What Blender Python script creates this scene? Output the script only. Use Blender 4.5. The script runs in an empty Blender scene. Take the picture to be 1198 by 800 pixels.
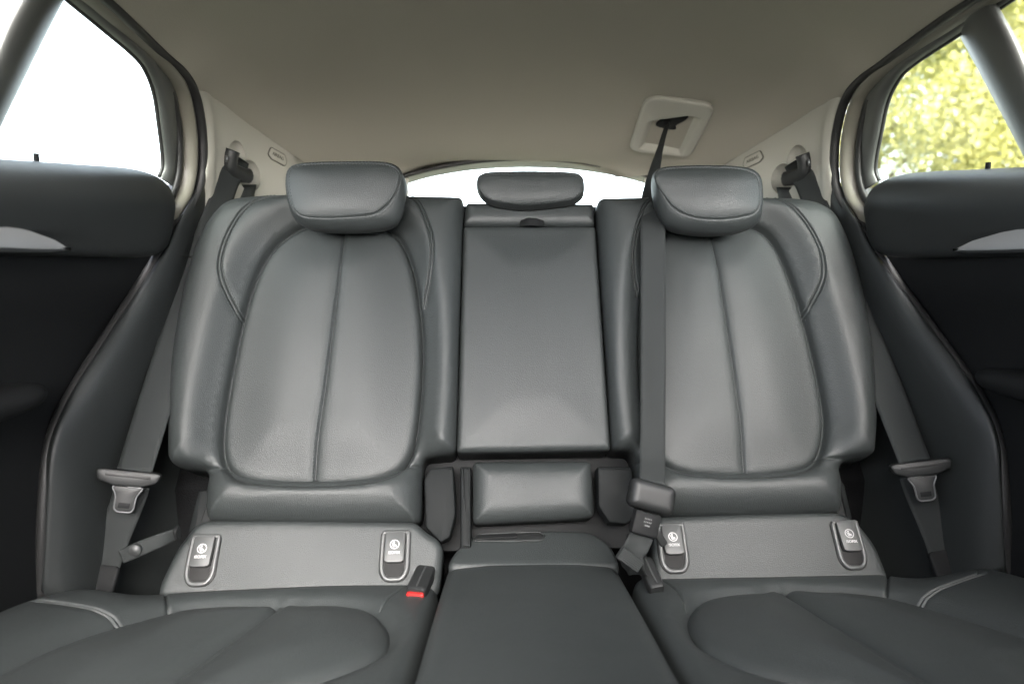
import bpy, math, random
import numpy as np
from mathutils import Vector, Matrix, geometry

# ------------------------------------------------------------------ camera, sky, sun, exposure
S = bpy.context.scene
R = math.radians
CAM = Vector((-0.079, 0.0, 0.0)); PITCH = R(6.3); YAW = R(2.4); FPX = 800.0
cd = bpy.data.cameras.new('camera'); cam = bpy.data.objects.new('camera', cd); S.collection.objects.link(cam)
cd.sensor_width = 36.0; cd.lens = 36.0 * FPX / 1198.0; cd.clip_start = 0.02; cd.clip_end = 500
cam.location = CAM; cam.rotation_euler = (R(90) - PITCH, 0, -YAW)
cd.dof.use_dof = True; cd.dof.focus_distance = 1.15; cd.dof.aperture_fstop = 2.8
S.camera = cam
SUN_EL, SUN_AZ = R(37), R(-140)          # azimuth from +Y (car's rear is +Y) clockwise seen from above
SUN_AZ = R(176)
w = bpy.data.worlds.new('World'); S.world = w; w.use_nodes = True
wn = w.node_tree.nodes; wl = w.node_tree.links
sky = wn.new('ShaderNodeTexSky'); sky.sky_type = 'NISHITA'; sky.sun_disc = False
sky.sun_elevation = SUN_EL; sky.sun_rotation = SUN_AZ; sky.air_density = 0.5; sky.dust_density = 3.0; sky.ozone_density = 0.0
bg = wn['Background']; bg.inputs[1].default_value = 0.15
hs_ = wn.new('ShaderNodeHueSaturation'); hs_.inputs['Saturation'].default_value = 0.38      # thin white overcast
wl.new(sky.outputs[0], hs_.inputs['Color']); wl.new(hs_.outputs[0], bg.inputs[0])
sl = bpy.data.lights.new('sun', 'SUN'); sl.energy = 0.5; sl.angle = R(68); sl.color = (1.0, 0.95, 0.86)
so = bpy.data.objects.new('sun', sl); S.collection.objects.link(so)
sd = Vector((math.sin(SUN_AZ) * math.cos(SUN_EL), math.cos(SUN_AZ) * math.cos(SUN_EL), math.sin(SUN_EL)))
so.rotation_euler = (-sd).to_track_quat('-Z', 'Y').to_euler(); so.location = sd * 20
S.view_settings.view_transform = 'Standard'; S.view_settings.look = 'None'
S.view_settings.exposure = 4.55; S.view_settings.gamma = 1.0
S.render.engine = 'CYCLES'
S.cycles.use_denoising = True; S.cycles.denoiser = 'OPENIMAGEDENOISE'; S.cycles.denoising_prefilter = 'ACCURATE'
S.cycles.max_bounces = 10; S.cycles.diffuse_bounces = 6; S.cycles.transparent_max_bounces = 12
S.cycles.sample_clamp_indirect = 6.0

# ------------------------------------------------------------------ helpers: photo points to places in the car
ROT = cam.rotation_euler.to_matrix()
def ray(px, py):
    d = ROT @ Vector(((px - 599) / FPX, -(py - 400) / FPX, -1.0))
    return d / d.y
def at(px, py, Y): return CAM + ray(px, py) * (Y - CAM.y)
def hit(px, py, P0, n):
    d = ray(px, py); return CAM + d * ((P0 - CAM).dot(n) / d.dot(n))
def atx(px, py, x):
    d = ray(px, py); return CAM + d * ((x - CAM.x) / d.x)
def V(*a): return Vector(a)

class Fr:                                  # a plane of its own in the car: origin, right, up, outward normal
    def __init__(s, o, ex, ey):
        s.o = Vector(o); s.ex = Vector(ex).normalized(); s.ey = Vector(ey).normalized(); s.n = s.ex.cross(s.ey).normalized()
    def loc(s, P): q = P - s.o; return (q.dot(s.ex), q.dot(s.ey))
    def wor(s, a, b, h): return s.o + s.ex * a + s.ey * b + s.n * h
    def tr(s, pts, off=0.0):
        P0 = s.o + s.n * off
        return [s.loc(hit(p[0], p[1], P0, s.n)) for p in pts]

def cr(p0, p1, p2, p3, t):
    return 0.5 * ((2 * p1) + (-p0 + p2) * t + (2 * p0 - 5 * p1 + 4 * p2 - p3) * t * t + (-p0 + 3 * p1 - 3 * p2 + p3) * t ** 3)
def spline(pts, closed=False, step=None, n=None):
    P = [np.array(p, float) for p in pts]; N = len(P); out = []
    segs = N if closed else N - 1
    for i in range(segs):
        if closed: a, b, c, d = P[i - 1], P[i], P[(i + 1) % N], P[(i + 2) % N]
        else:
            b, c = P[i], P[i + 1]
            a = P[i - 1] if i > 0 else 2 * b - c
            d = P[i + 2] if i + 2 < N else 2 * c - b
        for k in range(12): out.append(cr(a, b, c, d, k / 12))
    if not closed: out.append(P[-1])
    return resample(out, closed, step, n)
def resample(pts, closed=False, step=None, n=None):
    A = np.array([np.array(p, float) for p in pts])
    if closed: A = np.vstack([A, A[:1]])
    L = np.r_[0, np.cumsum(np.linalg.norm(np.diff(A, axis=0), axis=1))]
    if n is None: n = max(4, int(round(L[-1] / step))) + (0 if closed else 1)
    t = np.linspace(0, L[-1], n + 1)[:-1] if closed else np.linspace(0, L[-1], n)
    return np.stack([np.interp(t, L, A[:, k]) for k in range(A.shape[1])], 1)
def roundpoly(pts, r, step=0.004, rs=None):
    P = [np.array(p, float) for p in pts]; N = len(P); out = []
    for i in range(N):
        a, b, c = P[i - 1], P[i], P[(i + 1) % N]
        rr = rs[i] if rs else r
        u, v = a - b, c - b; lu, lv = np.linalg.norm(u), np.linalg.norm(v)
        rr = min(rr, lu * .49, lv * .49)
        s, e = b + u / lu * rr, b + v / lv * rr
        for k in range(9):
            t = k / 8; out.append((1 - t) ** 2 * s + 2 * t * (1 - t) * b + t * t * e)
    return resample(out, True, step)
def seg_dist(Q, poly, closed):
    A = np.array(poly); B = np.roll(A, -1, 0)
    if not closed: A, B = A[:-1], B[:-1]
    D = B - A; L2 = (D ** 2).sum(1) + 1e-15; best = np.full(len(Q), 1e9)
    for i in range(0, len(Q), 2000):
        q = Q[i:i + 2000, None, :] - A[None]
        t = np.clip((q * D[None]).sum(2) / L2, 0, 1)
        best[i:i + 2000] = np.sqrt(((q - t[..., None] * D[None]) ** 2).sum(2)).min(1)
    return best
def inside(Q, poly):
    A = np.array(poly); B = np.roll(A, -1, 0); c = np.zeros(len(Q), bool)
    for (x1, y1), (x2, y2) in zip(A, B):
        if y1 == y2: continue
        m = ((y1 > Q[:, 1]) != (y2 > Q[:, 1])) & (Q[:, 0] < (x2 - x1) * (Q[:, 1] - y1) / (y2 - y1) + x1)
        c ^= m
    return c
def sm(a, b, x):
    t = np.clip((np.asarray(x, float) - a) / (b - a), 0, 1); return t * t * (3 - 2 * t)
def area2(p): a = np.array(p); b = np.roll(a, -1, 0); return (a[:, 0] * b[:, 1] - b[:, 0] * a[:, 1]).sum()
def offset(poly, d, closed=False):
    A = np.array(poly)
    T = (np.roll(A, -1, 0) - np.roll(A, 1, 0)) if closed else np.gradient(A, axis=0)
    T /= np.linalg.norm(T, axis=1)[:, None] + 1e-12
    return A + np.stack([-T[:, 1], T[:, 0]], 1) * d

MIR = 1                                    # -1 while the other side of the car is built
COL = S.collection
def mk(name, verts, faces, mat, parent=None, smooth=True, mats=None, fmat=None):
    vs = [(v[0] * MIR, v[1], v[2]) for v in verts]
    fs = [tuple(reversed(f)) for f in faces] if MIR < 0 else faces
    me = bpy.data.meshes.new(name); me.from_pydata(vs, [], [tuple(int(i) for i in f) for f in fs])
    for m in (mats or [mat]): me.materials.append(m)
    if fmat is not None: me.polygons.foreach_set('material_index', fmat)
    me.polygons.foreach_set('use_smooth', [smooth] * len(me.polygons)); me.update()
    o = bpy.data.objects.new(name, me); COL.objects.link(o)
    if parent: par(o, parent)
    return o
def par(o, p):
    o.parent = p; m = Matrix.Identity(4); q = p
    while q: m = Matrix.Translation(-Vector(q['base'])) if 'base' in q else m; q = None
    o.matrix_parent_inverse = m
def thing(name, label, cat, loc, group=None):
    o = bpy.data.objects.new(name, None); COL.objects.link(o); o.location = (loc[0] * MIR, loc[1], loc[2]); o['base'] = tuple(o.location)
    o.empty_display_size = .05
    return tag(o, label, cat, group)
def tag(o, label, cat, group=None):
    o['label'] = label; o['category'] = cat
    if group: o['group'] = group
    return o

def stitches(poly, hfn, fr, vs, fs, length=.0036, gap=.0022, w=.0009, hh=.0006):
    P = resample(poly, False, (length + gap))
    T = np.gradient(P, axis=0); T /= np.linalg.norm(T, axis=1)[:, None]
    H = hfn(P)
    for p, t, h in zip(P, T, H):
        nrm = np.array([-t[1], t[0]]); b = len(vs)
        for u, v, z in ((-1, -.6, -.0006), (1, -.6, -.0006), (1, .6, -.0006), (-1, .6, -.0006), (-.6, -1, hh * .3), (.6, -1, hh * .3), (.6, 1, hh * .3), (-.6, 1, hh * .3), (-.5, 0, hh), (.5, 0, hh)):
            q = p + t * u * length / 2 + nrm * v * w
            vs.append(fr.wor(q[0], q[1], h + z))
        for f in ((4, 5, 9, 8), (6, 7, 8, 9), (5, 6, 9), (7, 4, 8), (0, 1, 5, 4), (1, 2, 6, 5), (2, 3, 7, 6), (3, 0, 4, 7)): fs.append(tuple(i + b for i in f))

def pillow(name, fr, outline, mat, parent=None, er=.02, eh=.02, base=None, grooves=(), step=.008, skirt=.05, stitch=(), stitch_mat=None, extra_rows=()):
    """a padded panel on plane fr: rounded edges, sewn grooves, a skirt down into the seat"""
    O = np.array(outline)
    if area2(O) < 0: O = O[::-1]
    n = len(O)
    erf = er if callable(er) else (lambda q: np.full(len(q), er))
    ehf = eh if callable(eh) else (lambda q: np.full(len(q), eh))
    lo, hi = O.min(0), O.max(0)
    X, Y = np.meshgrid(np.arange(lo[0], hi[0], step), np.arange(lo[1], hi[1], step * .9))
    X[1::2] += step / 2
    G = np.stack([X.ravel(), Y.ravel()], 1); G = G[inside(G, O)]
    rows = []
    e0 = erf(O)
    T = np.roll(O, -1, 0) - np.roll(O, 1, 0); T /= np.linalg.norm(T, axis=1)[:, None]
    N = np.stack([-T[:, 1], T[:, 0]], 1)
    for k in (.015, .06, .14, .26, .42, .62, .85):
        Q = O + N * (e0 * k)[:, None]
        Q = Q[inside(Q, O)]
        if len(Q): rows.append(Q[seg_dist(Q, O, True) > .8 * k * e0.min()])
    for poly, dep, wid in grooves:
        P = resample(poly, False, max(.003, wid * .9))
        for k in (-2.2, -1.3, -.7, -.3, 0, .3, .7, 1.3, 2.2): rows.append(offset(P, k * wid))
    for p in extra_rows: rows.append(np.array(p))
    Rw = np.vstack(rows) if rows else np.zeros((0, 2))
    Rw = Rw[inside(Rw, O)]; Rw = Rw[seg_dist(Rw, O, True) > .0002]
    if len(G):
        G = G[seg_dist(G, O, True) > step * .5]
        # keep the grid off the denser rows
        keep = np.ones(len(G), bool)
        for i in range(0, len(G), 1000):
            d2 = ((G[i:i + 1000, None] - Rw[None]) ** 2).sum(2).min(1); keep[i:i + 1000] = d2 > (step * .4) ** 2
        G = G[keep]
    A = np.vstack([O, Rw, G])
    r = geometry.delaunay_2d_cdt([Vector(p) for p in A], [], [list(range(n))], 1, 1e-5)
    P = np.array([[v.x, v.y] for v in r[0]]); tris = [tuple(f) for f in r[2]]
    def hf(Q):
        Q = np.asarray(Q, float); d = seg_dist(Q, O, True)
        h = ehf(Q) * np.sqrt(np.clip(1 - (1 - np.clip(d / erf(Q), 0, 1)) ** 2, 0, 1))
        if base is not None: h = h + base(Q, d)
        for poly, dep, wid in grooves: h = h - dep * np.exp(-(seg_dist(Q, poly, False) / wid) ** 2)
        return h
    H = hf(P)
    vs = [fr.wor(p[0], p[1], h) for p, h in zip(P, H)]
    fs = []
    for f in tris:
        a, b, c = (P[i] for i in f[:3]); fs.append(f if np.cross(b - a, c - a) > 0 else tuple(reversed(f)))
    # boundary edges, then the skirt
    cnt = {}
    for f in fs:
        for i in range(len(f)):
            e = (f[i], f[(i + 1) % len(f)]); cnt[e] = cnt.get(e, 0) + 1
    bd = [e for e in cnt if (e[1], e[0]) not in cnt]
    mp = {}
    for a, b in bd:
        for i in (a, b):
            if i not in mp: mp[i] = len(vs); vs.append(fr.wor(P[i][0], P[i][1], H[i] - skirt))
    nxt = {a: b for a, b in bd}
    for a, b in bd: fs.append((b, a, mp[a], mp[b]))
    loop = []; s0 = bd[0][0]; c0 = s0
    while True:
        loop.append(mp[c0]); c0 = nxt.get(c0)
        if c0 is None or c0 == s0 or len(loop) > len(bd): break
    fs.append(tuple(reversed(loop)))
    nb = len(fs)
    for poly in stitch:
        poly = np.array(poly); poly = poly[inside(poly, O) & (seg_dist(poly, O, True) > .006)]
        if len(poly) > 4: stitches(poly, hf, fr, vs, fs)
    fm = [0] * nb + [1] * (len(fs) - nb)
    o = mk(name, vs, fs, None, parent, True, [mat, stitch_mat or mat], fm)
    return o, hf

def patch(name, rows, mat, parent=None, nu=6, nv=6, thick=.004, closed_u=False):
    """a smooth moulded panel through rows of points, with thickness"""
    A = [[np.array(p) for p in r] for r in rows]; nr, nc = len(A), len(A[0])
    def line(pts, k):
        out = []
        for i in range(len(pts) - 1):
            b, c = pts[i], pts[i + 1]; a = pts[i - 1] if i else 2 * b - c; d = pts[i + 2] if i + 2 < len(pts) else 2 * c - b
            out += [cr(a, b, c, d, t / k) for t in range(k)]
        return out + [pts[-1]]
    B = [line(r, nu) for r in A]; B = list(zip(*[line([B[i][j] for i in range(nr)], nv) for j in range(len(B[0]))]))
    h, wd = len(B), len(B[0])
    vs = [tuple(p) for r in B for p in r]
    fs = [(i * wd + j, i * wd + j + 1, (i + 1) * wd + j + 1, (i + 1) * wd + j) for i in range(h - 1) for j in range(wd - 1)]
    o = mk(name, vs, fs, mat, parent)
    if thick:
        m = o.modifiers.new('thickness', 'SOLIDIFY'); m.thickness = abs(thick); m.offset = -1 if thick > 0 else 1
        m.use_even_offset = False
    return o
def sweep(name, path, prof, mat, parent=None, side=None, smooth=True, caps=True):
    """profile (a,b) swept along path; a runs along side vector, b along path x side"""
    P = np.array([tuple(p) for p in path]); T = np.gradient(P, axis=0); T /= np.linalg.norm(T, axis=1)[:, None]
    vs = []; k = len(prof); sv = None
    for i, (p, t) in enumerate(zip(P, T)):
        s = np.array(side[i] if side is not None and np.ndim(side[0]) else (side if side is not None else (0, 0, 1)), float)
        if side is None and sv is not None: s = sv
        s = s - t * s.dot(t); s /= np.linalg.norm(s); sv = s; b = np.cross(t, s)
        for a_, b_ in prof: vs.append(p + s * a_ + b * b_)
    fs = [(i * k + j, i * k + (j + 1) % k, (i + 1) * k + (j + 1) % k, (i + 1) * k + j) for i in range(len(P) - 1) for j in range(k)]
    if caps: fs += [tuple(reversed(range(k))), tuple(range((len(P) - 1) * k, len(P) * k))]
    return mk(name, vs, fs, mat, parent, smooth)
def circ(r, n=10, ry=None): return [(r * math.cos(2 * math.pi * i / n), (ry or r) * math.sin(2 * math.pi * i / n)) for i in range(n)]
def rbox2(a, b, r, n=4):
    out = []
    for sx, sy, q in ((1, 1, 0), (-1, 1, 1), (-1, -1, 2), (1, -1, 3)):
        for k in range(n + 1):
            an = math.pi / 2 * (q + k / n); out.append((sx * (a - r) + r * math.cos(an), sy * (b - r) + r * math.sin(an)))
    return out
def slab(name, fr, outline, h0, h1, mat, parent=None, bev=.002, holes=None):
    """flat plate with a softly rounded rim"""
    O = np.array(outline)
    if area2(O) < 0: O = O[::-1]
    n = len(O); vs = []; rings = []
    for off, h in ((0, h0), (0, h1 - bev), (bev * .3, h1 - bev * .3), (bev, h1)):
        Q = offset(O, off, True); rings.append(len(vs)); vs += [fr.wor(q[0], q[1], h) for q in Q]
    fs = []
    for a, b in zip(rings[:-1], rings[1:]):
        fs += [(a + i, a + (i + 1) % n, b + (i + 1) % n, b + i) for i in range(n)]
    fs.append(tuple(rings[-1] + i for i in range(n))); fs.append(tuple(reversed(range(n))))
    o = mk(name, vs, fs, mat, parent, True); shade(o); return o
def shade(o, ang=35):
    me = o.data; me.polygons.foreach_set('use_smooth', [True] * len(me.polygons))
    import bmesh
    bm = bmesh.new(); bm.from_mesh(me)
    for e in bm.edges:
        if len(e.link_faces) == 2 and e.calc_face_angle(0) > R(ang): e.smooth = False
    bm.to_mesh(me); bm.free()
def obox(name, P0, P1, up, w, h, mat, parent=None, r=.004, taper=1.0, rings=((0, .82), (.04, .95), (.12, 1), (.88, 1), (.96, .95), (1, .82))):
    """a rounded bar from P0 to P1"""
    P0, P1 = Vector(P0), Vector(P1); t = (P1 - P0).normalized(); s = t.cross(Vector(up)).normalized(); u = s.cross(t)
    pr = rbox2(w / 2, h / 2, min(r, w * .45, h * .45)); k = len(pr); vs = []
    for f, sc in rings:
        c = P0.lerp(P1, f); q = sc * (1 + (taper - 1) * f)
        vs += [c + s * a * q + u * b * q for a, b in pr]
    fs = [(i * k + j, i * k + (j + 1) % k, (i + 1) * k + (j + 1) % k, (i + 1) * k + j) for i in range(len(rings) - 1) for j in range(k)]
    fs += [tuple(reversed(range(k))), tuple(range((len(rings) - 1) * k, len(rings) * k))]
    o = mk(name, vs, fs, mat, parent); shade(o, 40); return o
def ribbon(name, pts, widths, sides, mat, parent=None, th=.0014, n=60, cup=0.0):
    P = spline([tuple(p) for p in pts], False, n=n)
    k = np.linspace(0, 1, len(pts)); q = np.linspace(0, 1, n)
    W = np.interp(q, k, widths); SD = np.stack([np.interp(q, k, [s[i] for s in sides]) for i in range(3)], 1)
    T = np.gradient(P, axis=0); T /= np.linalg.norm(T, axis=1)[:, None]; vs = []; m = 9
    for p, t, wd, s in zip(P, T, W, SD):
        s = s - t * s.dot(t); s /= np.linalg.norm(s); b = np.cross(t, s)
        for sg in (1, -1):
            for j in range(m):
                a = (j / (m - 1) - .5) * sg
                edge = 1 if abs(a) < .47 else .45
                vs.append(p + s * a * wd + b * (sg * th / 2 * edge + cup * (a * a * 4 - .33)))
    k2 = 2 * m
    fs = [(i * k2 + j, i * k2 + (j + 1) % k2, (i + 1) * k2 + (j + 1) % k2, (i + 1) * k2 + j) for i in range(n - 1) for j in range(k2)]
    fs += [tuple(reversed(range(k2))), tuple(range((n - 1) * k2, n * k2))]
    return mk(name, vs, fs, mat, parent)
def rings_loft(name, rings, mat, parent=None, capb=True, close=True):
    vs = [tuple(p) for r in rings for p in r]; k = len(rings[0])
    fs = [(i * k + j, i * k + (j + 1) % k, (i + 1) * k + (j + 1) % k, (i + 1) * k + j) for i in range(len(rings) - 1) for j in range(k)]
    fs.append(tuple(reversed(range(k))))
    if capb: fs.append(tuple(range((len(rings) - 1) * k, len(rings) * k)))
    return mk(name, vs, fs, mat, parent)
def text(name, s, fr, c, size, h, mat, parent=None, rot=0.0, thick=.0003):
    cu = bpy.data.curves.new(name, 'FONT'); cu.body = s; cu.size = size; cu.align_x = 'CENTER'; cu.align_y = 'CENTER'; cu.extrude = thick; cu.resolution_u = 3
    t = bpy.data.objects.new(name, cu); COL.objects.link(t); bpy.context.view_layer.update()
    me = bpy.data.meshes.new_from_object(t.evaluated_get(bpy.context.evaluated_depsgraph_get()))
    bpy.data.objects.remove(t); bpy.data.curves.remove(cu)
    ca, sa = math.cos(rot), math.sin(rot)
    vs = [fr.wor(c[0] + (v.co.x * ca - v.co.y * sa), c[1] + (v.co.x * sa + v.co.y * ca), h + v.co.z) for v in me.vertices]
    fs = [tuple(p.vertices) for p in me.polygons]
    return vs, fs

# ------------------------------------------------------------------ materials
def mat(name, col, rough=.5, metal=0.0, spec=.5, bump=None, var=0.0, coat=0.0, sheen=0.0, scale=1.0):
    m = bpy.data.materials.new(name); m.use_nodes = True; nt = m.node_tree; b = nt.nodes['Principled BSDF']; L = nt.links
    b.inputs['Base Color'].default_value = (*col, 1); b.inputs['Roughness'].default_value = rough; b.inputs['Metallic'].default_value = metal
    b.inputs['Specular IOR Level'].default_value = spec; b.inputs['Coat Weight'].default_value = coat; b.inputs['Sheen Weight'].default_value = sheen
    tc = nt.nodes.new('ShaderNodeTexCoord')
    if var:
        nz = nt.nodes.new('ShaderNodeTexNoise'); nz.inputs['Scale'].default_value = 7; nz.inputs['Detail'].default_value = 5
        L.new(tc.outputs['Object'], nz.inputs['Vector'])
        mr = nt.nodes.new('ShaderNodeMapRange'); mr.inputs[1].default_value = .3; mr.inputs[2].default_value = .7; mr.inputs[3].default_value = rough - var; mr.inputs[4].default_value = rough + var
        L.new(nz.outputs['Fac'], mr.inputs[0]); L.new(mr.outputs[0], b.inputs['Roughness'])
        mx = nt.nodes.new('ShaderNodeMix'); mx.data_type = 'RGBA'; mx.inputs[6].default_value = (*[c * (1 - var) for c in col], 1); mx.inputs[7].default_value = (*[c * (1 + var) for c in col], 1)
        L.new(nz.outputs['Fac'], mx.inputs[0]); L.new(mx.outputs[2], b.inputs['Base Color'])
    if bump:
        kind, sc, strength, dist = bump
        if kind == 'grain':
            v = nt.nodes.new('ShaderNodeTexVoronoi'); v.feature = 'DISTANCE_TO_EDGE'; v.inputs['Scale'].default_value = sc
            n2 = nt.nodes.new('ShaderNodeTexNoise'); n2.inputs['Scale'].default_value = sc * .35; n2.inputs['Detail'].default_value = 3
            L.new(tc.outputs['Object'], n2.inputs['Vector'])
            va = nt.nodes.new('ShaderNodeVectorMath'); va.operation = 'MULTIPLY_ADD'; va.inputs[1].default_value = (.002,) * 3
            L.new(n2.outputs['Color'], va.inputs[0]); L.new(tc.outputs['Object'], va.inputs[2]); L.new(va.outputs[0], v.inputs['Vector'])
            cl = nt.nodes.new('ShaderNodeMapRange'); cl.inputs[1].default_value = 0; cl.inputs[2].default_value = .25
            L.new(v.outputs['Distance'], cl.inputs[0])
            ad = nt.nodes.new('ShaderNodeMath'); ad.operation = 'MULTIPLY_ADD'; ad.inputs[1].default_value = .6
            L.new(n2.outputs['Fac'], ad.inputs[0]); L.new(cl.outputs[0], ad.inputs[2]); src = ad.outputs[0]
        elif kind == 'weave':
            wv = nt.nodes.new('ShaderNodeTexWave'); wv.inputs['Scale'].default_value = sc; wv.inputs['Distortion'].default_value = .6; wv.bands_direction = 'DIAGONAL'
            L.new(tc.outputs['Object'], wv.inputs['Vector']); src = wv.outputs['Fac']
        else:
            n2 = nt.nodes.new('ShaderNodeTexNoise'); n2.inputs['Scale'].default_value = sc; n2.inputs['Detail'].default_value = 4
            L.new(tc.outputs['Object'], n2.inputs['Vector']); src = n2.outputs['Fac']
        bp = nt.nodes.new('ShaderNodeBump'); bp.inputs['Strength'].default_value = strength; bp.inputs['Distance'].default_value = dist
        L.new(src, bp.inputs['Height']); L.new(bp.outputs[0], b.inputs['Normal'])
    return m
M = {}
M['leather'] = mat('black leather', (.0190, .0220, .0221), .50, spec=.36, bump=('grain', 420, .32, .0006), var=.05)
M['thread'] = mat('grey thread', (.020, .024, .024), .6, spec=.2)
M['trim'] = mat('dark grained plastic', (.0135, .0153, .0153), .5, spec=.3, bump=('grain', 650, .2, .0005), var=.04)
M['black'] = mat('black plastic', (.0075, .008, .0083), .6, spec=.10, bump=('noise', 900, .15, .0004), var=.03)
M['gloss'] = mat('smooth black plastic', (.010, .0108, .011), .5, spec=.3)
M['rubber'] = mat('rubber seal', (.012, .012, .012), .5, spec=.3, var=.03)
M['flange'] = mat('grey green flange', (.11, .105, .085), .45, var=.05)
M['frame'] = mat('door frame plastic', (.035, .037, .035), .5, bump=('noise', 800, .12, .0004), var=.04)
M['beige'] = mat('beige plastic', (.285, .278, .245), .55, bump=('noise', 900, .18, .0004), var=.03)
M['fabric'] = mat('headliner fabric', (.275, .258, .222), .95, spec=.15, bump=('noise', 520, .6, .0010), var=.03)
M['webbing'] = mat('belt webbing', (.016, .018, .018), .7, spec=.15, bump=('weave', 260, .4, .0006), var=.05)
M['chrome'] = mat('bright steel', (.10, .103, .106), .45, .8)
M['silver'] = mat('silver plastic trim', (.45, .46, .47), .38, .7, var=.03)
M['satin'] = mat('satin grey plastic', (.045, .047, .047), .42, .2)
M['greyplastic'] = mat('grey plastic flap', (.030, .032, .032), .5, var=.03)
M['white'] = mat('white print', (.40, .40, .40), .5)
M['ink'] = mat('grey embossing', (.07, .066, .055), .6)
M['emboss'] = mat('dark embossing', (.03, .03, .03), .45)
M['pocket'] = mat('matt black recess', (.008, .008, .008), .7, spec=.2)
M['arm'] = mat('dark hinge plastic', (.006, .007, .0072), .6, spec=.1, bump=('grain', 650, .2, .0005))
M['red'] = mat('red button', (.26, .007, .006), .45)
M['carpet'] = mat('dark carpet', (.006, .0062, .0065), .95, spec=.05, bump=('noise', 500, .8, .003))
M['cargo'] = mat('cargo carpet', (.46, .44, .38), .95, bump=('noise', 500, .8, .003))
def glassmat():
    m = bpy.data.materials.new('window glass'); m.use_nodes = True; nt = m.node_tree; nt.nodes.clear()
    out = nt.nodes.new('ShaderNodeOutputMaterial'); t = nt.nodes.new('ShaderNodeBsdfTransparent'); t.inputs[0].default_value = (.88, .92, .89, 1)
    g = nt.nodes.new('ShaderNodeBsdfGlossy'); g.inputs['Roughness'].default_value = .02
    mx = nt.nodes.new('ShaderNodeMixShader'); mx.inputs[0].default_value = .045
    nt.links.new(t.outputs[0], mx.inputs[1]); nt.links.new(g.outputs[0], mx.inputs[2]); nt.links.new(mx.outputs[0], out.inputs[0])
    return m
M['glass'] = glassmat()

# ------------------------------------------------------------------ outside: ground and the yellow trees
def ground_mat():
    m = mat('pale ground', (.10, .10, .075), .9, bump=('noise', 30, .5, .02), var=.25); return m
g = mk('ground', [(-200, -200, -1.1), (200, -200, -1.1), (200, 200, -1.1), (-200, 200, -1.1)], [(0, 1, 2, 3)], ground_mat(), smooth=False); g['kind'] = 'structure'
def leafmat(name, cols):
    m = bpy.data.materials.new(name); m.use_nodes = True; nt = m.node_tree; b = nt.nodes['Principled BSDF']; b.inputs['Roughness'].default_value = .55
    gm = nt.nodes.new('ShaderNodeNewGeometry'); r = nt.nodes.new('ShaderNodeValToRGB')
    r.color_ramp.elements[0].color = (*cols[0], 1); r.color_ramp.elements[1].color = (*cols[-1], 1)
    for i, c in enumerate(cols[1:-1]): e = r.color_ramp.elements.new((i + 1) / (len(cols) - 1)); e.color = (*c, 1)
    tc = nt.nodes.new('ShaderNodeTexCoord'); nz = nt.nodes.new('ShaderNodeTexNoise'); nz.inputs['Scale'].default_value = 1.6; nz.inputs['Detail'].default_value = 3
    nt.links.new(tc.outputs['Object'], nz.inputs['Vector'])
    mm = nt.nodes.new('ShaderNodeMapRange'); mm.inputs[1].default_value = .32; mm.inputs[2].default_value = .68; nt.links.new(nz.outputs['Fac'], mm.inputs[0])
    mi = nt.nodes.new('ShaderNodeMix'); mi.inputs[0].default_value = .35
    nt.links.new(mm.outputs[0], mi.inputs[2]); nt.links.new(gm.outputs['Random Per Island'], mi.inputs[3]); nt.links.new(mi.outputs[0], r.inputs[0]); nt.links.new(r.outputs[0], b.inputs['Base Color'])
    tr = nt.nodes.new('ShaderNodeBsdfTranslucent'); mx = nt.nodes.new('ShaderNodeMixShader'); mx.inputs[0].default_value = .5
    nt.links.new(r.outputs[0], tr.inputs[0]); nt.links.new(b.outputs[0], mx.inputs[1]); nt.links.new(tr.outputs[0], mx.inputs[2])
    nt.links.new(mx.outputs[0], nt.nodes['Material Output'].inputs[0])
    return m
M['leafy'] = leafmat('yellow leaves', [(.33, .325, .10), (.45, .42, .14), (.54, .49, .19), (.52, .50, .24)])
M['leafg'] = leafmat('green yellow leaves', [(.26, .285, .10), (.36, .36, .13), (.44, .42, .17), (.42, .43, .20)])
M['bark'] = mat('tree bark', (.09, .07, .05), .9, bump=('noise', 20, .8, .02), var=.2)
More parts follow.
